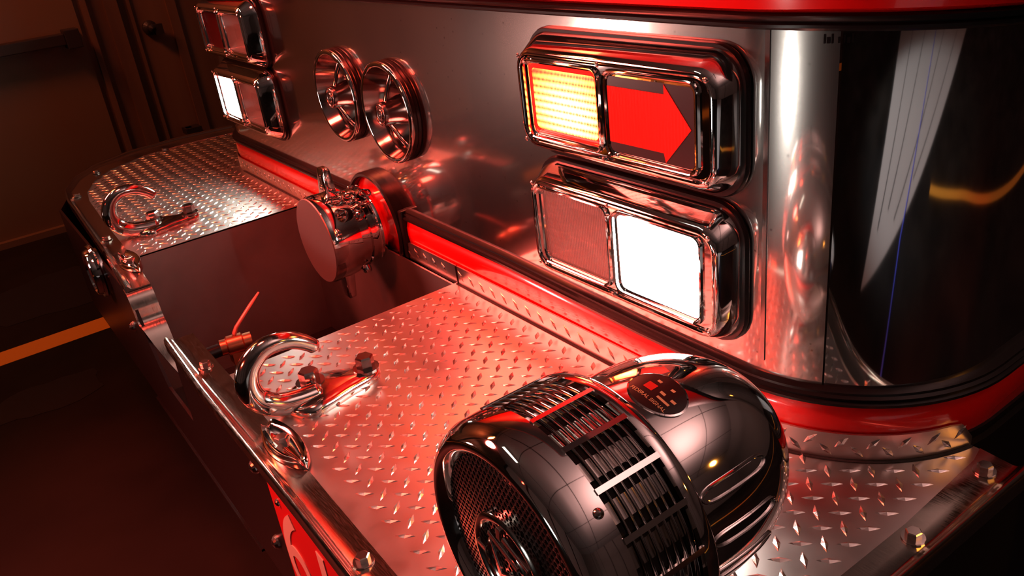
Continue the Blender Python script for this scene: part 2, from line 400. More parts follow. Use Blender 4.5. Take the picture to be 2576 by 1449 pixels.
top(part('air_hose', tube([(1.45, 0.02, FZ + 0.012), (2.5, -0.33, FZ + 0.012), (4.8, -0.74, FZ + 0.012), (7.3, -1.15, FZ + 0.012)], 0.012, 8), 'blue_hose', smooth=True), 'thin blue air hose lying straight across the floor to the right of the cab', 'hose')  # added tube standing in for a blue streak of light
def blob(cx, cy, rx, ry, n=26, seed=1):
    rd = random.Random(seed); k = [rd.uniform(0.6, 1.2) for _ in range(n)]
    k = [(k[i - 1] + k[i] + k[(i + 1) % n]) / 3 for i in range(n)]
    return prism([(cx + rx * k[i] * math.cos(2 * PI * i / n), cy + ry * k[i] * math.sin(2 * PI * i / n)) for i in range(n)], FZ, FZ + 0.001)
top(part('oil_stain', blob(-2.62, -0.10, 0.28, 0.30, seed=3), 'stain'), 'dark oily patch on the floor beyond the yellow stripe', 'stain')
top(part('oil_stain', blob(-1.72, -0.28, 0.12, 0.20, seed=5), 'stain'), 'dark oily patch on the floor on the near side of the yellow stripe', 'stain')

# ------------------------------------------------------------------ cab front
NX, FX, CY, FY = 0.46, -1.37, 0.66, 0.454     # corner centres and the plane of the front panel
R0 = CY - FY
def path(off, xs=None, a_near=90.0, a_far=90.0, back=1.4):
    """plan line of the cab front, off metres ahead of the steel panel, from the far side round to the near side"""
    r = R0 + off; P = []
    if a_far >= 90: P.append((FX - r, back))
    for i in range(13):
        t = math.radians(180 + (90 - a_far) + a_far * i / 12) if a_far < 90 else math.radians(180 + 90 * i / 12)
        P.append((FX + r * math.cos(t), CY + r * math.sin(t)))
    for i in range(1, 16): P.append((FX + (NX - FX) * i / 16, CY - r))
    for i in range(15):
        t = math.radians(270 + a_near * i / 14); P.append((NX + r * math.cos(t), CY + r * math.sin(t)))
    if a_near >= 90: P.append((NX + r, back))
    return P
def sag(x, y):
    return -0.010 * min(1, max(0, (x + 0.05) / 0.35))
def sag_top(x, y):
    return -0.09 * max(0, y - CY + R0) if x > NX else 0
def sweep(section, pathf, closed=True, dz=None, **k):
    """section: (off, z) points; every point runs along the plan line"""
    lines = [[(x, y, z + (dz(x, y) if dz else 0)) for x, y in pathf(o, **k)] for o, z in section]
    n = len(lines[0]); V = [p for l in lines for p in l]; F = []; m = len(section)
    for i in range(m if closed else m - 1):
        j = (i + 1) % m
        for q in range(n - 1): F.append((i * n + q, i * n + q + 1, j * n + q + 1, j * n + q))
    if closed: F.append(tuple(i * n for i in range(m))); F.append(tuple(i * n + n - 1 for i in range(m))[::-1])
    return V, F
def run(x0, x1, n=14):
    def f(off, **k): return [(x0 + (x1 - x0) * i / n, CY - R0 - off) for i in range(n + 1)]
    return f
def from_near(x0, a_near=90.0, back=1.4):
    def f(off, **k):
        r = R0 + off; P = [(x0 + (NX - x0) * i / 10, CY - r) for i in range(10)]
        for i in range(19):
            t = math.radians(270 + a_near * i / 18); P.append((NX + r * math.cos(t), CY + r * math.sin(t)))
        if a_near >= 90: P.append((NX + r, back))
        return P
    return f
def from_far(x1, back=1.2):
    def f(off, **k):
        r = R0 + off; P = [(FX - r, back)]
        for i in range(17):
            t = math.radians(180 + 90 * i / 16); P.append((FX + r * math.cos(t), CY + r * math.sin(t)))
        for i in range(1, 9): P.append((FX + (x1 - FX) * i / 8, CY - r))
        return P
    return f
cab = thing('fire_engine_cab', 'red fire engine cab with a polished steel front panel and black rubber trims', 'fire engine', (-0.45, 0.47, FZ))
HORNS = ((-0.367, 0.307), (-0.586, 0.313)); HR = 0.0955
def face_panel():
    bm = bmesh.new(); edges = []
    x0, x1, z0, z1 = FX, NX, 0.02, 0.53
    def loop(pts):
        vs = [bm.verts.new((x, FY, z)) for x, z in pts]
        for i in range(len(vs)): edges.append(bm.edges.new((vs[i], vs[(i + 1) % len(vs)])))
    loop([(x0, z0), (x1, z0), (x1, z1), (x0, z1)])
    for hx, hz in HORNS: loop([(hx + (HR - 0.004) * math.cos(2 * PI * i / 48), hz + (HR - 0.004) * math.sin(2 * PI * i / 48)) for i in range(48)])
    bmesh.ops.triangle_fill(bm, use_beauty=True, edges=edges)
    bm.verts.ensure_lookup_table(); bm.verts.index_update()
    g = ([tuple(v.co) for v in bm.verts], [tuple(v.index for v in f.verts) for f in bm.faces]); bm.free(); return g
part('front_panel', face_panel(), 'face_steel', cab)
def corner_strip(cx, a0, a1, back):
    P = [(cx + R0 * math.cos(math.radians(a0 + (a1 - a0) * i / 32)), CY + R0 * math.sin(math.radians(a0 + (a1 - a0) * i / 32))) for i in range(33)]
    if back: P = P + [(P[-1][0], back)]
    V = [(x, y, z) for z in (0.02, 0.53) for x, y in P]; n = len(P)
    return V, [(i, i + 1, n + i + 1, n + i) for i in range(n - 1)]
part('front_panel_edge', corner_strip(NX, 270, 298, None), 'face_steel', cab, smooth=True)
part('corner_panel', corner_strip(NX, 298.6, 360, 1.4), 'chrome', cab, smooth=True, label='mirror polished rounded corner panel beside the lamps')
part('corner_panel', corner_strip(FX, 270, 180, 1.2), 'face_steel', cab, smooth=True)
part('panel_seam', box(0.485, 0.491, FY + 0.0005, FY + 0.006, 0.11, 0.505), 'horn_grey', cab)
# black seam bars between the sheets
part('top_trim', sweep([(-0.004, 0.504), (0.006, 0.504), (0.012, 0.507), (0.012, 0.510), (0.009, 0.512), (0.014, 0.515), (0.015, 0.519), (0.010, 0.522), (-0.004, 0.522)], path, dz=sag_top), 'rubber', cab, smooth=True, angle=50)
part('upper_panel', sweep([(0.006, 0.520), (0.018, 0.526), (0.028, 0.60), (0.029, 0.72), (0.019, 0.85), (-0.016, 0.98)], path, closed=False, dz=sag_top), 'red_paint', cab, smooth=True)
part('windshield', sweep([(-0.016, 0.98), (-0.11, 1.7)], path, closed=False), 'lens_black', cab, smooth=True)
part('roof', prism([(x, y) for x, y in path(-0.11)], 1.7, 1.76), 'red_paint', cab)
band = [(-0.006, 0.010), (0.004, 0.010), (0.009, 0.030), (0.0115, 0.050), (0.0115, 0.066), (0.008, 0.078), (0.003, 0.086), (-0.006, 0.088)]
part('paint_band', sweep(band, from_near(-0.392), dz=sag), 'red_paint', cab, smooth=True, angle=60)
part('paint_band', sweep(band, from_far(-0.625), dz=sag), 'red_paint', cab, smooth=True, angle=60)
beltsec = [(-0.006, 0.083), (0.011, 0.083), (0.017, 0.086), (0.017, 0.0895), (0.0125, 0.0915), (0.0145, 0.0955), (0.0100, 0.0975), (0.0095, 0.1005), (0.003, 0.103), (-0.006, 0.103)]
part('belt_trim', sweep(beltsec, from_near(-0.40), dz=sag), 'rubber', cab, smooth=True, angle=50)
part('belt_trim', sweep(beltsec, from_far(-0.63), dz=sag), 'rubber', cab, smooth=True, angle=50)
lowsec = [(-0.006, -0.012), (0.008, -0.012), (0.012, -0.007), (0.008, -0.001), (0.012, 0.006), (0.011, 0.014), (-0.006, 0.016)]
part('lower_trim', sweep(lowsec, from_near(-0.392)), 'rubber', cab, smooth=True, angle=50)
part('lower_trim', sweep(lowsec, from_far(-0.63)), 'rubber', cab, smooth=True, angle=50)
part('lower_body', sweep([(-0.004, 0.0), (-0.004, FZ + 0.12)], path, closed=False), 'dark_steel', cab, smooth=True)
part('band_end', box(-0.400, -0.386, FY - 0.020, FY, 0.0, 0.103), 'rubber', cab, bevel=0.003)
# round opening for the suction pipe
HC = (-0.515, 0.045)
part('opening_collar', lathe([(0.0, 0.104), (-0.020, 0.104), (-0.024, 0.107), (-0.024, 0.112), (-0.020, 0.115), (0.0, 0.115)], (HC[0], FY, HC[1]), (0, 1, 0), 48), 'dark_steel', cab, smooth=True, label='round dark rim of the suction opening')
part('opening_back', prism_y([(HC[0] + 0.105 * math.cos(2 * PI * i / 40), HC[1] + 0.105 * math.sin(2 * PI * i / 40)) for i in range(40)], FY - 0.008, FY - 0.002), 'red_paint', cab)
part('opening_gasket', prism_y([(HC[0] - 0.022 + 0.100 * math.cos(PI + PI * i / 20), -0.02 + 0.075 * math.sin(PI + PI * i / 20)) for i in range(21)] + [(HC[0] + 0.078, 0.0), (HC[0] - 0.122, 0.0)], FY - 0.018, FY - 0.014), 'matte_black', cab)
# small stencilled mark high on the panel
tv, tf = join(*[box(x0, x1, 0.0, h_, 0.0, 0.0002) for x0, x1, h_ in ((-0.022, -0.019, 0.009), (-0.017, -0.012, 0.006), (-0.010, -0.007, 0.009), (0.0, 0.003, 0.006), (0.009, 0.011, 0.008), (0.013, 0.018, 0.006), (0.020, 0.023, 0.009))])
part('stencil', ([(0.555 + x * 0.55, CY - math.sqrt((R0 + 0.0008) ** 2 - (0.555 + x * 0.55 - NX) ** 2), 0.490 + y) for x, y, z in tv], tf), 'dark_steel', cab)

# ------------------------------------------------------------------ bumper deck
bump = thing('bumper_deck', 'diamond plate bumper deck with an open hose well and polished edge rails', 'bumper', (-0.5, 0.2, 0))
def arc(cx, cy, r, a0, a1, n):
    return [(cx + r * math.cos(math.radians(a0 + (a1 - a0) * i / n)), cy + r * math.sin(math.radians(a0 + (a1 - a0) * i / n))) for i in range(n + 1)]
near_poly = [(-0.21, -0.055), (0.56, -0.055)] + arc(0.56, 0.125, 0.18, -90, 0, 10)[1:] + [(0.74, 0.60), (0.683, 0.607)] + arc(NX, CY, R0 + 0.015, -14, -90, 12) + [(-0.21, FY - 0.015)]
far_poly = [(-0.92, -0.02), (-1.46, -0.012), (-1.62, 0.005), (-1.76, 0.05), (-1.86, 0.13), (-1.93, 0.26), (-1.95, 0.42), (-1.92, 0.60)] + [(FX - R0 - 0.015, 0.62)] + arc(FX, CY, R0 + 0.015, 180, 270, 12) + [(-0.92, FY - 0.015)]
flat = lambda s, t, h: (s, t, h)
dk = part('deck_plate', prism(near_poly, -0.004, 0.0), 'tread', bump)
lugs_near = [(-0.205, -0.004), (0.56, -0.004)] + arc(0.56, 0.125, 0.135, -90, 0, 8)[1:] + [(0.697, 0.60), (0.683, 0.607)] + arc(NX, CY, R0 + 0.018, -14, -90, 12) + [(-0.205, FY - 0.018)]
part('raised_lugs', tread_lugs(lugs_near, flat, 70), 'tread_lug', dk, kind='stuff')
df = part('deck_plate', prism(far_poly, -0.004, 0.0), 'tread', bump)
lugs_far = [(-0.925, 0.015), (-1.46, 0.025), (-1.60, 0.04), (-1.72, 0.085), (-1.81, 0.15), (-1.88, 0.27), (-1.90, 0.42), (-1.88, 0.58), (FX - R0 - 0.019, 0.62)] + arc(FX, CY, R0 + 0.018, 180, 270, 12) + [(-0.925, FY - 0.018)]
part('raised_lugs', tread_lugs(lugs_far, flat, 110), 'tread_lug', df, kind='stuff')
# upturned lips along the cab
def lip(x0, x1):
    P = [(x0 + 0.0, 0.0)]
    r = 0.028
    pts = [(x0, 0.0), (x1, 0.0), (x1, 0.037)]
    return pts
def lip_flat(x0, x1, round_start):
    zt = 0.037; r = 0.026
    pts = [(x1, 0.0), (x1, zt)]
    pts += ([(x0 + r * (1 - math.sin(math.radians(a))), zt - r + r * math.cos(math.radians(a))) for a in (0, 20, 40, 60, 80)] + [(x0, 0.0)]) if round_start else [(x0, zt), (x0, 0.0)]
    return pts
yl = FY - 0.016
for x0, x1, rs in ((-0.40, -0.205, True), (-0.202, NX, False)):
    o = part('deck_lip', prism_y(lip_flat(x0, x1, rs), yl, yl + 0.003), 'tread', bump)
    z0 = -0.0 if x0 > -0.3 else 0.0
    g = []
    x = x0 + 0.012
    k = 0
    while x < x1 - 0.012:
        g.append(lug(x, 0.019, 0.62, -0.78, lambda s, t, h: (s, yl - h, t)) if k % 1 == 0 else None); x += U * 1.4142; k += 1
    part('raised_lugs', join(*[q for q in g if q]), 'tread_lug', o, kind='stuff')
def lip_curve(a_end, x_start):
    f = from_near(x_start, a_near=a_end)
    P = f(0.016); Q = f(0.013); n = len(P)
    L = [0]
    for i in range(1, n): L.append(L[-1] + math.dist(P[i], P[i - 1]))
    zt = [0.037 if L[-1] - l > 0.03 else 0.012 + 0.025 * math.sqrt(max(0, 1 - ((0.03 - (L[-1] - l)) / 0.03) ** 2)) for l in L]
    V = [(x, y, 0.0) for x, y in P] + [(x, y, z) for (x, y), z in zip(P, zt)] + [(x, y, 0.0) for x, y in Q] + [(x, y, z) for (x, y), z in zip(Q, zt)]
    F = []
    for i in range(n - 1):
        F += [(i, i + 1, n + i + 1, n + i), (2 * n + i, 3 * n + i, 3 * n + i + 1, 2 * n + i + 1), (n + i, n + i + 1, 3 * n + i + 1, 3 * n + i)]
    F += [(0, n, 3 * n, 2 * n), (n - 1, 3 * n - 1, 4 * n - 1, 2 * n - 1)]
    return (V, F), P, L
g, P, L = lip_curve(76.5, NX)
o = part('deck_lip', g, 'tread', bump, smooth=True)
def on_curve(s, t, h):
    for i in range(1, len(L)):
        if s <= L[i] or i == len(L) - 1:
            k = (s - L[i - 1]) / (L[i] - L[i - 1]); a, b = P[i - 1], P[i]
            tx, ty = b[0] - a[0], b[1] - a[1]; q = math.hypot(tx, ty)
            return (a[0] + tx * k + ty / q * h, a[1] + ty * k - tx / q * h, t)
gs = []; s = 0.012; k = 0
while s < L[-1] - 0.016:
    d = (0.7, -0.7) if k % 2 == 0 else (0.7, 0.7)
    gs.append(lug(s, 0.013 if k % 2 == 0 else 0.025, d[0], d[1], on_curve, l=0.011)); s += U * 0.72; k += 1
part('raised_lugs', join(*gs), 'tread_lug', o, kind='stuff')
# far lip with its rounded end at the cab corner
f = from_far(-0.64)
def far_lip(off):
    return [p for p in f(off) if p[1] < 0.60]
P1 = far_lip(0.016); P2 = far_lip(0.013); n = len(P1)
V = [(x, y, 0.0) for x, y in P1] + [(x, y, 0.037) for x, y in P1] + [(x, y, 0.0) for x, y in P2] + [(x, y, 0.037) for x, y in P2]
F = []
for i in range(n - 1): F += [(i, i + 1, n + i + 1, n + i), (2 * n + i, 3 * n + i, 3 * n + i + 1, 2 * n + i + 1), (n + i, n + i + 1, 3 * n + i + 1, 3 * n + i)]
o = part('deck_lip', (V, F), 'tread', bump, smooth=True)
gs = []; x = FX + 0.01
while x < -0.67: gs.append(lug(x, 0.019, 0.62, -0.78, lambda s, t, h: (s, yl - h, t))); x += U * 1.4142
part('raised_lugs', join(*gs), 'tread_lug', o, kind='stuff')
seam = [(0.0165, 0.0002), (0.0205, 0.0002), (0.0205, 0.0012), (0.0165, 0.0012)]
def near_seam(off, **k): return [p for p in from_near(-0.205, a_near=76)(off) if p[0] > -0.21]
part('lip_gap', sweep(seam, near_seam), 'matte_black', bump)  # black strip for the joint and the shadow in its bend
part('lip_gap', sweep(seam, lambda off, **k: [(FX + (-0.925 - FX) * i / 12, CY - R0 - off) for i in range(13)]), 'matte_black', bump)
# the hose well: open box of brushed plate
part('well_wall', box(-0.924, -0.920, -0.02, 0.43, -0.36, -0.001), 'brushed', bump, label='brushed far side wall of the hose well')
part('well_wall', box(-0.21, -0.206, -0.02, 0.43, -0.36, -0.001), 'brushed', bump)
part('well_wall', box(-0.92, -0.21, 0.428, 0.432, -0.36, 0.0), 'brushed', bump)
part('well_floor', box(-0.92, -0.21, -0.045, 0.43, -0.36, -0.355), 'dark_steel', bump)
part('sheet_joint', box(-0.2045, -0.2015, yl - 0.0015, yl, 0.0, 0.037), 'dark_steel', bump)
# front channel below the rail, notched at the well
front = [(-1.52, -0.005), (-0.73, -0.005), (-0.70, -0.03), (-0.665, -0.10), (-0.60, -0.18), (-0.43, -0.18), (-0.41, -0.005), (0.56, -0.005), (0.56, -0.30), (-1.52, -0.30)]
part('front_channel', prism_y(front, -0.052, -0.046), 'dark_steel', bump)
def curved_channel(pl):
    V = [(x, y, z) for z in (-0.005, -0.30) for x, y in pl]; n = len(pl); return V, [(i, i + 1, n + i + 1, n + i) for i in range(n - 1)]
part('end_channel', curved_channel(arc(0.56, 0.125, 0.175, -90, 0, 12) + [(0.735, 0.62)]), 'dark_steel', bump, smooth=True)
part('end_channel', curved_channel([(-1.52, -0.046), (-1.62, -0.012), (-1.77, 0.04), (-1.87, 0.12), (-1.94, 0.25), (-1.96, 0.42), (-1.93, 0.60)]), 'dark_steel', bump, smooth=True)
# polished edge rails
def rail_geo(inner, outer, h=0.012):
    """flat inside, rising to a rolled bead at the outer edge"""
    n = len(inner); sec = ((0.0, 0.0), (0.0, 0.0025), (0.40, 0.0026), (0.70, 0.003), (0.80, 0.0045), (0.88, 0.009), (0.94, h), (1.0, h + 0.001), (1.06, h - 0.003), (1.08, h - 0.009), (1.06, -0.014), (1.0, -0.014), (0.98, 0.0))
    V, F = [], []
    for (ix, iy), (ox, oy) in zip(inner, outer):
        for t, z in sec: V.append((ix + (ox - ix) * t, iy + (oy - iy) * t, z))
    m = len(sec)
    for i in range(n - 1):
        for k in range(m):
            k2 = (k + 1) % m; F.append((i * m + k, i * m + k2, (i + 1) * m + k2, (i + 1) * m + k))
    F.append(tuple(range(m))); F.append(tuple((n - 1) * m + k for k in range(m))[::-1])
    return V, F
inn = [(-0.41, -0.008), (-0.2, -0.010), (0.0, -0.014), (0.2, -0.019), (0.4, -0.022), (0.56, -0.022)] + arc(0.56, 0.115, 0.137, -90, 0, 12)[1:] + [(0.697, 0.32), (0.699, 0.43), (0.694, 0.58), (0.688, 0.605)]
out = [(-0.41, -0.056), (-0.2, -0.061), (0.0, -0.061), (0.2, -0.062), (0.4, -0.065), (0.56, -0.065)] + arc(0.56, 0.115, 0.180, -90, 0, 12)[1:] + [(0.741, 0.32), (0.743, 0.43), (0.745, 0.58), (0.745, 0.597)]
rl = part('edge_rail', rail_geo(inn, out), 'rail', bump, smooth=True, angle=50, label='polished edge rail along the near front and side of the deck')
for bx, by in ((0.335, -0.040), (-0.265, -0.030), (0.716, 0.416), (0.712, 0.568)):
    part('bolt', hexbolt((bx, by, 0.003), 0.0085, 0.010), 'bolt', rl)
inn = [(-0.72, -0.004), (-0.947, 0.008), (-1.26, 0.017), (-1.5, 0.028), (-1.60, 0.042), (-1.71, 0.085), (-1.80, 0.15), (-1.87, 0.27), (-1.89, 0.43), (-1.87, 0.60)]
out = [(-0.72, -0.052), (-1.015, -0.035), (-1.30, -0.026), (-1.54, -0.018), (-1.66, -0.005), (-1.78, 0.042), (-1.885, 0.12), (-1.955, 0.25), (-1.975, 0.43), (-1.945, 0.60)]
rf = part('edge_rail', rail_geo(inn, out), 'rail', bump, smooth=True, angle=50, label='polished edge rail round the far end of the deck')
for bx, by in ((-1.58, 0.01), (-1.10, -0.01), (-1.80, 0.11), (-1.86, 0.34)):
    part('bolt', hexbolt((bx, by, 0.004), 0.009, 0.008), 'bolt', rf)
# the strap that dips through the well notch
sp = smooth_path([(-0.74, 0, 0.002), (-0.715, 0, -0.004), (-0.700, 0, -0.028), (-0.690, 0, -0.060), (-0.672, 0, -0.075), (-0.650, 0, -0.11), (-0.628, 0, -0.15), (-0.595, 0, -0.185)], 5)
V = []
for q, p in enumerate(sp):
    tq = max(0, (q / (len(sp) - 1) - 0.45) / 0.55)
    for y in (-0.056 + 0.044 * tq ** 1.6, -0.004 - 0.003 * tq): V += [(p[0], y, p[2]), (p[0] - 0.005, y, p[2] - 0.003)]
F = []
for i in range(len(sp) - 1):
    a = 4 * i; b = a + 4
    F += [(a, b, b + 2, a + 2), (a + 1, a + 3, b + 3, b + 1), (a, a + 1, b + 1, b), (a + 2, b + 2, b + 3, a + 3)]
F += [(0, 2, 3, 1), (a + 4, a + 5, a + 7, a + 6)]
part('notch_strap', (V, F), 'rail', bump, smooth=True, angle=60, label='polished strap curving down through the front notch of the hose well')
for bx, bz in ((-0.010, -0.050), (-0.018, -0.200), (-0.80, -0.11), (-1.02, -0.06)):
    part('bolt', dome((bx, -0.052, bz), 0.012, 0.010, (0, -1, 0)), 'bolt', bump)

# leaf shaped chrome cleats on the rail
def leaf(cx, cy, hl, hw, rot, h=0.016, z0=0.004):
    V, F = [], []; nu, nv = 24, 9
    prof = ((-1.0, 0.0), (-0.92, 0.7), (-0.8, 1.0), (-0.6, 0.75), (0, 0.35), (0.6, 0.75), (0.8, 1.0), (0.92, 0.7), (1.0, 0.0))
    for i in range(nu + 1):
        s = -1 + 2 * i / nu; w = max(1e-3, (1 - s * s) ** 0.75); end = min(1, (1 - abs(s)) * 5)
        for t, hh in prof:
            x = s * hl; y = t * hw * w
            V.append((cx + x * math.cos(rot) - y * math.sin(rot), cy + x * math.sin(rot) + y * math.cos(rot), z0 + h * hh * end))
    for i in range(nu):
        for k in range(len(prof) - 1): a = i * len(prof) + k; F.append((a, a + 1, a + 1 + len(prof), a + len(prof)))
    return V, F
for cx, cy, where, nm in ((0.058, -0.020, 'in front of the nearest tow hook', 0), (-0.875, -0.006, 'between the far tow hook and the hose well', 1)):
    t = thing('rail_cleat', 'leaf shaped chrome rail cleat ' + where, 'cleat', (cx, cy, 0.004), 'chrome rail cleats')
    part('dish', leaf(cx, cy, 0.072, 0.023, 0.03), 'chrome', t, smooth=True, angle=80)
    part('bolt', hexbolt((cx - 0.008, cy, 0.008), 0.0095, 0.010), 'bolt', t)

# number plate on the front face
pl = thing('number_plate', 'red plate with cream number 61 on the front face of the bumper', 'number plate', (0.22, -0.054, -0.15))
part('plate', prism_y(rrect(0.048, 0.40, -0.26, -0.036, 0.006, 3), -0.0555, -0.0525), 'plate_red', pl)
tv, tf = text_mesh('61', 0.235, 0.0006)
part('digits', ([(0.160 + x * 0.98, -0.0562 - z, -0.150 + y) for x, y, z in tv], tf), 'plate_white', pl)
part('screw', dome((0.080, -0.0555, -0.060), 0.006, 0.005, (0, -1, 0)), 'bolt', pl)

# round fog lamp under the far rail
FL = (-1.01, -0.05, -0.035)
fg = thing('fog_lamp', 'round chrome rimmed fog lamp under the far front rail', 'lamp', FL)
part('housing', lathe([(0.0, 0.054), (-0.020, 0.056), (-0.028, 0.053), (-0.030, 0.049), (-0.022, 0.046)], FL, (0, 1, 0), 40), 'chrome', fg, smooth=True)
part('ring', lathe([(-0.008, 0.062), (-0.012, 0.066), (-0.018, 0.063), (-0.014, 0.059), (-0.008, 0.062)], FL, (0, 1, 0), 40), 'chrome', fg, smooth=True)
part('lens', lathe([(-0.022, 0.047), (-0.027, 0.033), (-0.030, 0.0)], FL, (0, 1, 0), 32), 'lens_black', fg, smooth=True)

# ------------------------------------------------------------------ tow hooks
def tow_hook(dx, dy, label):
    t = thing('tow_hook', label, 'tow hook', (-0.03 + dx, 0.10 + dy, 0.0), 'chrome tow hooks')
    X = -0.03 + dx
    pts = [(X, 0.086, 0.080), (X, 0.072, 0.096), (X, 0.045, 0.112), (X, 0.010, 0.114), (X, -0.016, 0.096), (X, -0.026, 0.068), (X, -0.018, 0.040), (X + 0.004, 0.006, 0.021), (X + 0.006, 0.040, 0.014), (X + 0.006, 0.075, 0.012)]
    pts = smooth_path([(a, b + dy, c) for a, b, c in pts], 5); n = len(pts)
    rad = [0.0105 + 0.0075 * min(1, 1.8 * i / n) for i in range(n)]
    rad[0] = 0.004; rad[1] = 0.0075
    rad[-1] = 0.010
    part('hook', tube(pts, rad, 16), 'hook_chrome', t, smooth=True, angle=70)
    outline = smooth_path([(X + 0.046, 0.040), (X + 0.044, 0.075), (X + 0.034, 0.115), (X + 0.026, 0.155), (X + 0.010, 0.172), (X - 0.010, 0.168), (X - 0.022, 0.140), (X - 0.050, 0.095), (X - 0.052, 0.060), (X - 0.028, 0.030), (X + 0.010, 0.014)] and
                          [(a, b, 0) for a, b in ((X + 0.046, 0.040), (X + 0.044, 0.075), (X + 0.034, 0.115), (X + 0.026, 0.155), (X + 0.008, 0.172), (X - 0.012, 0.166), (X - 0.022, 0.140), (X - 0.046, 0.098), (X - 0.048, 0.062), (X - 0.028, 0.030), (X + 0.010, 0.016))], 4, True)
    loops = []
    c = Vector((X, 0.095, 0))
    for s, z in ((1.0, 0.0), (1.02, 0.006), (0.98, 0.012), (0.86, 0.0165), (0.55, 0.019), (0.1, 0.020)):
        loops.append([(c.x + (p.x - c.x) * s, c.y + (p.y - c.y) * s + dy, z) for p in outline])
    part('base', loft(loops, True, True), 'hook_chrome', t, smooth=True, angle=60)
    for bx, by, r in ((X - 0.022, 0.070, 0.0155), (X + 0.006, 0.152, 0.0145)):
        part('bolt', hexbolt((bx, by + dy, 0.017), r, 0.024), 'hook_bolt', t)
    return t
tow_hook(0, 0, 'chrome tow hook on the near deck between the hose well and the siren')
tow_hook(-1.04, 0.036, 'chrome tow hook on the far deck beyond the hose well')

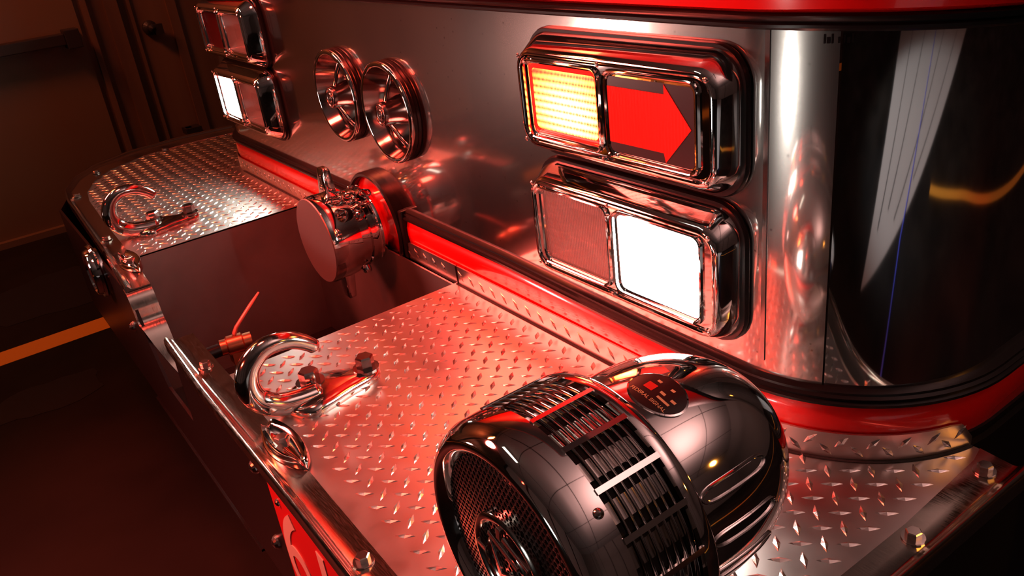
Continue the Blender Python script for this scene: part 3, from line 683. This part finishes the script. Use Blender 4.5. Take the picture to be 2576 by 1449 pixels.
# ------------------------------------------------------------------ twin lamp boxes
def lamp_box(x0, x1, z0, z1, label, lenses, wide):
    """x0..z1: front frame; lenses: kinds for the left and right opening"""
    t = thing('twin_lamp', label, 'lamp', ((x0 + x1) / 2, FY, (z0 + z1) / 2), 'twin lamp boxes on the cab front')
    yf = 0.408; e = 0.018; er = 0.008 if wide > 0.02 else 0.018
    def ring(x0, x1, z0, z1, r, y): return [(x, y, z) for x, z in rrect(x0, x1, z0, z1, r, 7)]
    hs = loft([ring(x0 - e, x1 + er, z0 - e, z1 + e, 0.042, FY), ring(x0 - e, x1 + er, z0 - e, z1 + e, 0.042, FY - 0.010),
               ring(x0 - e * 0.8, x1 + er * 0.8, z0 - e * 0.8, z1 + e * 0.8, 0.040, FY - 0.020), ring(x0 - 0.004, x1 + 0.004, z0 - 0.004, z1 + 0.004, 0.032, yf + 0.008),
               ring(x0, x1, z0, z1, 0.028, yf + 0.001), ring(x0 + 0.004, x1 - 0.004, z0 + 0.004, z1 - 0.004, 0.024, yf)])
    part('housing', hs, 'chrome', t, smooth=True, angle=60)
    part('gasket', loft([ring(x0 - e - 0.004, x1 + er + 0.004, z0 - e - 0.004, z1 + e + 0.004, 0.045, FY), ring(x0 - e - 0.006, x1 + er + 0.006, z0 - e - 0.006, z1 + e + 0.006, 0.046, FY - 0.004),
               ring(x0 - e - 0.004, x1 + er + 0.004, z0 - e - 0.004, z1 + e + 0.004, 0.045, FY - 0.009), ring(x0 - e, x1 + er, z0 - e, z1 + e, 0.042, FY - 0.009)]), 'rubber', t, smooth=True, angle=60)
    # front bezel with two openings
    xm = (x0 + x1) / 2; b = 0.009
    xl, xr = x0 + b, x1 - wide
    xm = (xl + xr) / 2; b2 = 0.0105; yp = yf + 0.005
    ops = [(xl, xm - 0.0035, z0 + b2, z1 - b2), (xm + 0.0035, xr, z0 + b2, z1 - b2)]
    bm = bmesh.new(); edges = []
    def loop(pts, y):
        vs = [bm.verts.new((x, y, z)) for x, z in pts]
        for i in range(len(vs)): edges.append(bm.edges.new((vs[i], vs[(i + 1) % len(vs)])))
        return vs
    loop(rrect(x0 + 0.0085, x1 - 0.0085, z0 + 0.0085, z1 - 0.0085, 0.020, 7), yp)
    for a, c, d, g in ops: loop(rrect(a, c, d, g, 0.013, 5), yp)
    bmesh.ops.triangle_fill(bm, use_beauty=True, edges=edges); bm.verts.index_update()
    bz = ([tuple(v.co) for v in bm.verts], [tuple(v.index for v in f.verts) for f in bm.faces]); bm.free()
    extra = [loft([ring(x0 + q, x1 - q, z0 + q, z1 - q, 0.028 - q, yy) for q, yy in ((0.0035, yf + 0.0004), (0.0048, yf - 0.0006), (0.0065, yf - 0.0002), (0.0078, yf + 0.0022), (0.0085, yp))])]
    for a, c, d, g in ops:   # rounded lip, step and inner frame of each opening
        def rr(i, y, r): return [(x, y, z) for x, z in rrect(a + i, c - i, d + i, g - i, r, 5)]
        extra.append(loft([rr(0, yp, 0.013), rr(0.0006, yf + 0.001, 0.013), rr(0.002, yf - 0.0002, 0.012), rr(0.0035, yf + 0.001, 0.012), rr(0.0042, yf + 0.008, 0.011), rr(0.0055, yf + 0.008, 0.010), rr(0.0068, yf + 0.0065, 0.009), rr(0.0078, yf + 0.009, 0.008), rr(0.0082, yf + 0.016, 0.008)]))
    bo = part('bezel', join(bz, *extra), 'chrome', t, smooth=True, angle=40)
    for sx in (x0 + 0.0065, xm, x1 - 0.0115):
        for sz in (z0 + 0.0075, z1 - 0.0075):
            if sx == xm: sz = z0 + 0.006 if sz < (z0 + z1) / 2 else z1 - 0.006
            part('screw', join(dome((sx, yf, sz), 0.0034, 0.002, (0, -1, 0)), box(sx - 0.0022, sx + 0.0022, yf - 0.0023, yf - 0.0015, sz - 0.0003, sz + 0.0003)), 'bolt', bo)
    for (a, c, d, g), kind in zip(ops, lenses):
        i = 0.0080; cx, cz = (a + c) / 2, (d + g) / 2
        def lens(y, m, nm='lens', lab=None, ins=0.0, parent=t):
            pts = rrect(a + i + ins, c - i - ins, d + i + ins, g - i - ins, 0.008, 5)
            V = [(x - cx, 0, z - cz) for x, z in pts]; F = [tuple(range(len(pts)))]
            me_o = part(nm, ([(x + cx, y, z + cz) for x, _, z in V], F), m, parent, label=lab)
            # centre the lens's own origin on the lens so that its ribs are laid out from its middle
            off = Vector((cx, y, cz)) - LOC[parent.name]
            for v in me_o.data.vertices: v.co -= off
            me_o.location = off; LOC[me_o.name] = Vector((cx, y, cz))
            return me_o
        if kind == 'red_lit':
            lens(yf + 0.009, 'lens_red_lit', lab='lit flashing lamp glowing yellow', ins=0.0055)
            ra = [(x, yf + 0.010, z) for x, z in rrect(a + i, c - i, d + i, g - i, 0.008, 5)]
            rb = [(x, yf + 0.0085, z) for x, z in rrect(a + i + 0.0055, c - i - 0.0055, d + i + 0.0055, g - i - 0.0055, 0.006, 5)]
            part('lens_rim', loft([ra, rb]), 'lens_rim_lit', t, label='glowing red edge of the lit lens')
        elif kind == 'white_lit':
            lens(yf + 0.010, 'lens_white_lit', lab='headlight shining white')
        elif kind == 'far_lit':
            lens(yf + 0.010, 'lens_far_lit', lab='headlight shining white')
        elif kind == 'dark_red':
            lens(yf + 0.010, 'lens_dark_red', lab='unlit dark red lens')
        elif kind == 'arrow':
            lo = lens(yf + 0.004, 'lens_black', lab='dark pane with a red arrow pointing to the side')
            ax0 = a + i; ax1 = c - i; zt = g - i; zb = d + i; h = zt - zb
            arrow = [(ax0, zt - 0.13 * h), (ax0 + 0.095, zt - 0.13 * h), (ax0 + 0.095, zt - 0.01 * h), (ax1 - 0.004, cz - 0.001), (ax0 + 0.095, zb + 0.01 * h), (ax0 + 0.092, zb + 0.13 * h), (ax0, zb + 0.13 * h)]
            part('arrow', prism_y(arrow, yf + 0.0032, yf + 0.0038), 'arrow_lens', lo)
        else:
            pts = rrect(a + i, c - i, d + i, g - i, 0.008, 5)
            rings = []
            for k in range(7):
                s = 1 - k / 6.5; dep = yf + 0.014 + 0.040 * (1 - s * s)
                rings.append([(cx + (x - cx) * s, dep, cz + (z - cz) * s) for x, z in pts])
            part('reflector', loft(rings, False, True), 'reflector', t, smooth=True, angle=80)
            lf = [(x, yf + 0.010, z) for x, z in pts]; lb = [(x, yf + 0.0125, z) for x, z in pts]
            part('lens', loft([lf, lb], True, True), 'lens_clear', t, label='clear ribbed lens, unlit')
    return t
NB = (0.106, 0.457)
lamp_box(NB[0], NB[1], 0.334, 0.465, 'upper near twin lamp box with a lit flashing lamp and an arrow pane', ('red_lit', 'arrow'), 0.024)
lamp_box(NB[0], NB[1], 0.142, 0.283, 'lower near twin lamp box with an unlit left lamp and a white lit right lamp', ('clear', 'white_lit'), 0.024)
FB = (-1.330, -0.985)
lamp_box(FB[0], FB[1], 0.352, 0.478, 'upper far twin lamp box, both lamps unlit', ('dark_red', 'clear'), 0.012)
lamp_box(FB[0], FB[1], 0.170, 0.308, 'lower far twin lamp box with its outer lamp shining white', ('far_lit', 'clear'), 0.012)

# ------------------------------------------------------------------ air horns set in the panel
def air_horn(hx, hz, label):
    t = thing('air_horn', label, 'horn', (hx, FY, hz), 'air horns in the cab front')
    o = (hx, FY, hz)
    part('collar', lathe([(0.004, HR - 0.003), (-0.002, HR + 0.001), (-0.006, HR - 0.001), (-0.010, HR + 0.001), (-0.016, HR - 0.002)], o, (0, 1, 0), 56), 'rubber', t, smooth=True, angle=50)
    part('rim', lathe([(-0.013, HR - 0.003), (-0.016, HR + 0.0005), (-0.0205, HR + 0.001), (-0.0225, HR - 0.001), (-0.0235, HR - 0.005), (-0.022, HR - 0.009)], o, (0, 1, 0), 56), 'chrome', t, smooth=True, angle=70)
    part('bell', lathe([(-0.022, HR - 0.009), (-0.012, HR - 0.013), (0.008, HR - 0.021), (0.030, HR - 0.034), (0.050, 0.045), (0.066, 0.034), (0.075, 0.030)], o, (0, 1, 0), 56), 'horn_bell', t, smooth=True, angle=80)
    part('throat_cone', lathe([(0.060, 0.036), (0.025, 0.031), (-0.002, 0.026), (-0.024, 0.0225), (-0.032, 0.0215), (-0.034, 0.020), (-0.0342, 0.0175), (-0.0325, 0.016), (-0.0325, 0.011), (-0.034, 0.010), (-0.0345, 0.006), (-0.033, 0.0)], o, (0, 1, 0), 32), 'horn_grey', t, smooth=True, angle=50)
    for k in range(3):
        a = math.radians((92, -78, 215)[k]); d = Vector((math.cos(a), 0, math.sin(a)))
        p0 = Vector(o) + d * 0.020 + Vector((0, -0.018, 0)); p1 = Vector(o) + d * 0.076 + Vector((0, 0.010, 0))
        part('spoke', tube([p0, (p0 + p1) / 2 + Vector((0, -0.002, 0)), p1], 0.0045, 10), 'chrome', t, smooth=True, angle=60)
    return t
air_horn(HORNS[0][0], HORNS[0][1], 'round chrome air horn nearer the bright twin lamps')
air_horn(HORNS[1][0], HORNS[1][1], 'round chrome air horn farther along, half behind the nearer horn')

# ------------------------------------------------------------------ front suction inlet
sx, sz = -0.530, 0.046
su = thing('suction_inlet', 'chrome capped suction inlet standing out above the hose well', 'suction inlet', (sx, 0.40, sz))
part('pipe', lathe([(0.462, 0.070), (0.430, 0.070), (0.428, 0.078), (0.420, 0.080), (0.416, 0.078), (0.405, 0.078), (0.402, 0.084), (0.392, 0.084), (0.389, 0.080), (0.366, 0.080)], (sx, 0, sz), (0, 1, 0), 48), 'chrome', su, smooth=True, angle=40)
part('cap', lathe([(0.370, 0.080), (0.366, 0.090), (0.345, 0.093), (0.310, 0.094), (0.303, 0.092)], (sx, 0, sz), (0, 1, 0), 48), 'chrome', su, smooth=True, angle=40)
part('cap_face', lathe([(0.303, 0.092), (0.301, 0.090), (0.300, 0.0)], (sx, 0, sz), (0, 1, 0), 48), 'cap_grey', su, smooth=True, angle=40, label='dull flat face of the cap')
for s in (1, -1):
    z0 = 0.085; z1 = 0.148
    w0, w1 = 0.022, 0.015
    V = []
    for zz, w, dy in ((z0, w0, 0.012), (z1 - 0.004, w1, 0.008), (z1, w1 * 0.7, 0.006)):
        V += [(sx - w, 0.350 - dy, sz + s * zz), (sx + w, 0.350 - dy, sz + s * zz), (sx + w, 0.350 + dy, sz + s * zz), (sx - w, 0.350 + dy, sz + s * zz)]
    F = [(0, 1, 2, 3), (8, 9, 10, 11)]
    for b0 in (0, 4): F += [(b0 + k, b0 + (k + 1) % 4, b0 + 4 + (k + 1) % 4, b0 + 4 + k) for k in range(4)]
    part('cap_lug', (V, F), 'chrome', su, smooth=True, angle=30, bevel=0.002)
# swivel lugs and the keeper chain
for a in (35, 125, 215, 305):
    d = (math.cos(math.radians(a)), math.sin(math.radians(a)))
    part('swivel_lug', lathe([(0.0, 0.010), (0.010, 0.010), (0.014, 0.007), (0.015, 0.0)], (sx + d[0] * 0.086, 0.378, sz + d[1] * 0.086), (d[0], 0, d[1]), 16), 'chrome', su, smooth=True)
for k, (lx, ly, lz, rt) in enumerate(((0.030, 0.360, 0.098, 0.2), (0.045, 0.378, 0.088, 1.2), (0.036, 0.392, 0.100, 0.5), (0.052, 0.408, 0.086, 1.4), (0.058, 0.395, 0.072, 0.1))):
    c = Vector((sx + lx, ly, sz + lz)); pts = []
    for i in range(16):
        a = 2 * PI * i / 16; u = 0.013 * math.cos(a); v = 0.0075 * math.sin(a)
        pts.append(c + Vector((v * math.cos(rt), u, v * math.sin(rt) - u * 0.25)))
    part('chain_link', tube(pts, 0.0022, 8, True), 'chrome', su, smooth=True)

# ball valve in the bottom of the well
bv = thing('ball_valve', 'brass ball valve with a slanting lever handle low in the hose well', 'valve', (-0.575, 0.09, -0.13))
part('body', join(lathe([(-0.030, 0.0), (-0.030, 0.017), (-0.018, 0.017), (-0.015, 0.021), (0.015, 0.021), (0.018, 0.017), (0.034, 0.017), (0.034, 0.0)], (-0.575, 0.095, -0.13), (0.2, 1, 0), 20), box(-0.59, -0.56, 0.08, 0.11, -0.17, -0.13)), 'brass', bv, smooth=True, angle=40)
part('lever', tube([(-0.575, 0.098, -0.108), (-0.575, 0.106, -0.095), (-0.585, 0.150, -0.062), (-0.592, 0.175, -0.045)], [0.008, 0.007, 0.007, 0.004], 10, flat=0.5), 'valve_handle', bv, smooth=True, angle=60)
part('pipe', join(lathe([(0.0, 0.014), (-0.07, 0.014)], (-0.575, 0.062, -0.13), (0.0, 1, 0), 16), lathe([(-0.012, 0.022), (0.0, 0.022), (0.0, 0.012)], (-0.582, 0.030, -0.13), (0, 1, 0), 24)), 'dark_steel', bv, smooth=True, angle=40)
part('stem', box(-0.585, -0.565, 0.085, 0.105, -0.355, -0.15), 'dark_steel', bv)

# ------------------------------------------------------------------ the siren
QX, QZ = 0.583, 0.145
sr = thing('siren', 'large chrome siren with a slotted drum and a bullet shaped tail on the near deck', 'siren', (QX, 0.15, 0.0))
AX = (0, 1, 0)
O = (QX, 0, QZ)
part('front_cowl', lathe([(0.016, 0.100), (0.009, 0.103), (0.002, 0.108), (0.000, 0.1125), (0.003, 0.119), (0.010, 0.125), (0.020, 0.129), (0.0435, 0.130), (0.0435, 0.126)], O, AX, 96), 'chrome', sr, smooth=True, angle=60)
part('rear_ring', lathe([(0.108, 0.125), (0.108, 0.1305), (0.112, 0.1315), (0.120, 0.131), (0.124, 0.127), (0.124, 0.100)], O, AX, 96), 'chrome', sr, smooth=True, angle=60)
# slotted drum: slats round the drum, ribs along it
for k in range(20):
    a = math.radians(90 - 18 * k - 1.0); da = math.radians(1.1); V = []
    for y in (0.043, 0.109):
        for r, s in ((0.1245, -1), (0.1315, -1), (0.1315, 1), (0.1245, 1)):
            V.append((QX + r * math.cos(a + s * da), y, QZ + r * math.sin(a + s * da)))
    part('drum_rib', (V, [(0, 1, 2, 3), (4, 7, 6, 5)] + [(i, (i + 1) % 4, 4 + (i + 1) % 4, 4 + i) for i in range(4)]), 'chrome', sr)
for k in range(1, 8):
    y = 0.0435 + 0.0645 * k / 8
    part('drum_slat', lathe([(y - 0.0009, 0.1255), (y - 0.0009, 0.1295), (y, 0.1302), (y + 0.0009, 0.1295), (y + 0.0009, 0.1255), (y - 0.0009, 0.1255)], O, AX, 96), 'chrome', sr, smooth=True, angle=60)
part('inner_drum', lathe([(0.03, 0.106), (0.12, 0.106)], O, AX, 64), 'matte_black', sr, smooth=True)
blocks = []
for k in range(20):
    a0 = math.radians(90 - 18 * k + 4); a1 = a0 + math.radians(8.5)
    for j in range(1):
        V = []
        for y in (0.050, 0.103):
            for r, a in ((0.106, a0), (0.118, a0), (0.118, a1), (0.106, a1)): V.append((QX + r * math.cos(a), y, QZ + r * math.sin(a)))
        blocks.append((V, [(0, 1, 2, 3), (4, 7, 6, 5)] + [(i, (i + 1) % 4, 4 + (i + 1) % 4, 4 + i) for i in range(4)]))
for b_ in blocks: part('stator_block', b_, 'face_steel', sr)
# perforated front grille
def perforated(R, sp):
    V, F = [], []; rows = int(R / (sp * 0.866)) + 1
    for j in range(-rows, rows + 1):
        for i in range(-rows - 2, rows + 3):
            x = (i + 0.5 * (j % 2)) * sp; z = j * sp * 0.866
            if math.hypot(x, z) > R - sp * 0.5: continue
            n = len(V)
            for ring in (0, 1, 2):
                for k in range(6):
                    a = math.radians(60 * k + 30)
                    rr = sp * 0.5774 if ring == 0 else sp * 0.40
                    V.append((QX + x + rr * math.cos(a), 0.0115 + (0.0015 if ring == 2 else 0) - 0.004 * (1 - (math.hypot(x, z) / R) ** 2), QZ + z + rr * math.sin(a)))
            for k in range(6):
                k2 = (k + 1) % 6
                F.append((n + k, n + k2, n + 6 + k2, n + 6 + k)); F.append((n + 6 + k, n + 6 + k2, n + 12 + k2, n + 12 + k))
    return V, F
part('perforated_grille', perforated(0.104, 0.0062), 'horn_grey', sr)
part('grille_backing', lathe([(0.024, 0.112), (0.024, 0.0)], O, AX, 48), 'matte_black', sr)
# emblem
ec = (QX, 0.004, QZ)
em = part('emblem', join(lathe([(0.004, 0.042), (-0.001, 0.042), (-0.003, 0.045), (-0.003, 0.048), (-0.001, 0.051), (0.004, 0.051)], ec, AX, 56),
                         lathe([(0.003, 0.026), (-0.002, 0.026), (-0.003, 0.028), (-0.002, 0.030), (0.003, 0.030)], ec, AX, 40)), 'hook_chrome', sr, smooth=True, angle=50)
def bar(x0, z0, x1, z1, w0, w1, y=-0.001, h=0.004):
    dx, dz = x1 - x0, z1 - z0; q = math.hypot(dx, dz); nx, nz = -dz / q, dx / q
    poly = [(QX + x0 + nx * w0, QZ + z0 + nz * w0), (QX + x1 + nx * w1, QZ + z1 + nz * w1), (QX + x1 - nx * w1, QZ + z1 - nz * w1), (QX + x0 - nx * w0, QZ + z0 - nz * w0)]
    return prism_y(poly, y, y + h)
for q in (bar(-0.020, 0.028, 0.020, 0.012, 0.003, 0.003), bar(-0.018, 0.022, -0.003, -0.034, 0.001, 0.005), bar(-0.008, -0.012, 0.022, 0.000, 0.002, 0.003),
          bar(0.002, 0.034, 0.036, 0.022, 0.003, 0.002), bar(-0.042, 0.004, -0.029, 0.002, 0.003, 0.003), bar(0.029, -0.008, 0.043, -0.010, 0.004, 0.004),
          bar(0.004, -0.030, 0.006, -0.044, 0.004, 0.004), bar(-0.004, 0.030, -0.002, 0.043, 0.003, 0.003)):
    part('emblem_bar', q, 'hook_chrome', em, bevel=0.0008)
# tail
tail = [(0.118, 0.096), (0.128, 0.106), (0.145, 0.1095), (0.175, 0.111), (0.205, 0.109), (0.235, 0.102), (0.262, 0.089), (0.285, 0.071), (0.302, 0.050), (0.312, 0.028), (0.316, 0.0)]
tp = smooth_path([(h, r, 0) for h, r in tail], 3)
part('tail_housing', lathe([(p[0], p[1]) for p in tp], O, AX, 72), 'chrome', sr, smooth=True, angle=80)
def on_tail(y, ang, lift):
    for i in range(1, len(tp)):
        if y <= tp[i][0]: k = (y - tp[i - 1][0]) / (tp[i][0] - tp[i - 1][0]); r = tp[i - 1][1] + (tp[i][1] - tp[i - 1][1]) * k; break
    r += lift; return (QX + r * math.cos(ang), y, QZ + r * math.sin(ang))
for a in (28, 6, -16):
    g = []
    c = math.radians(a); pts = []
    for i in range(28):
        t = 2 * PI * i / 28; yy = 0.178 + 0.040 * (abs(math.cos(t)) ** 0.35) * (1 if math.cos(t) > 0 else -1); aa = c + math.radians(3.4) * math.sin(t)
        pts.append(on_tail(yy, aa, 0.0006))
    part('pressed_rib', tube(pts, 0.0016, 8, True), 'chrome', sr, smooth=True)
# oval maker's badge curved on the tail
bc_y, bc_a = 0.166, math.radians(79)
def badge_pt(u, v, lift): return on_tail(bc_y + u, bc_a - v / 0.111, lift)
n = 40; loops = []
for s, l in ((1.0, 0.0), (1.0, 0.0012), (0.94, 0.0016)): loops.append([badge_pt(0.0235 * s * math.cos(2 * PI * i / n), 0.030 * s * math.sin(2 * PI * i / n), l) for i in range(n)])
bd = part('badge', loft(loops), 'chrome', sr, smooth=True, angle=40)
V = []; F = []
for k in range(6):
    s = 0.94 * (1 - k / 6)
    V += [badge_pt(0.0235 * s * math.cos(2 * PI * i / n), 0.030 * s * math.sin(2 * PI * i / n), 0.0015) for i in range(n)]
V.append(badge_pt(0, 0, 0.0015))
for k in range(5): F += [(k * n + i, k * n + (i + 1) % n, (k + 1) * n + (i + 1) % n, (k + 1) * n + i) for i in range(n)]
F += [(5 * n + i, 5 * n + (i + 1) % n, 6 * n) for i in range(n)]
part('badge_field', (V, F), 'badge_black', bd, smooth=True)
def badge_text(s, size, u0, v0, m, rot=0):
    tv, tf = text_mesh(s, size, 0.0001)
    V = [badge_pt(u0 + y, v0 + x, 0.0018 + z) for x, y, z in tv]
    part('badge_print', (V, tf), m, bd)
badge_text('FEDERAL SIGNAL', 0.0054, -0.012, 0.0, 'badge_cream')
def badge_bar(u0, u1, v0, v1, m):
    part('badge_print', ([badge_pt(u, v, 0.0018) for u, v in ((u0, v0), (u0, v1), (u1, v1), (u1, v0))], [(0, 1, 2, 3)]), m, bd)
badge_bar(-0.004, 0.005, -0.014, -0.004, 'badge_red')
badge_bar(0.0095, 0.0125, -0.010, 0.010, 'badge_cream')
badge_bar(0.0, 0.003, 0.002, 0.020, 'badge_cream'); badge_bar(-0.006, -0.0035, 0.004, 0.018, 'badge_cream')
# pedestal
part('pedestal', loft([[(QX + x, 0.17 + y, z) for x, y in ((-a, -b), (a, -b), (a, b), (-a, b))] for a, b, z in ((0.070, 0.060, 0.0), (0.070, 0.060, 0.008), (0.040, 0.042, 0.012), (0.032, 0.036, 0.030), (0.045, 0.045, 0.060))], True, True), 'chrome', sr, smooth=True, angle=30, bevel=0.002)
part('cowl_screw', dome((QX + 0.130 * math.cos(math.radians(47)), 0.0355, QZ + 0.130 * math.sin(math.radians(47))), 0.0045, 0.004, (math.cos(math.radians(47)), 0, math.sin(math.radians(47)))), 'bolt', sr, smooth=True)
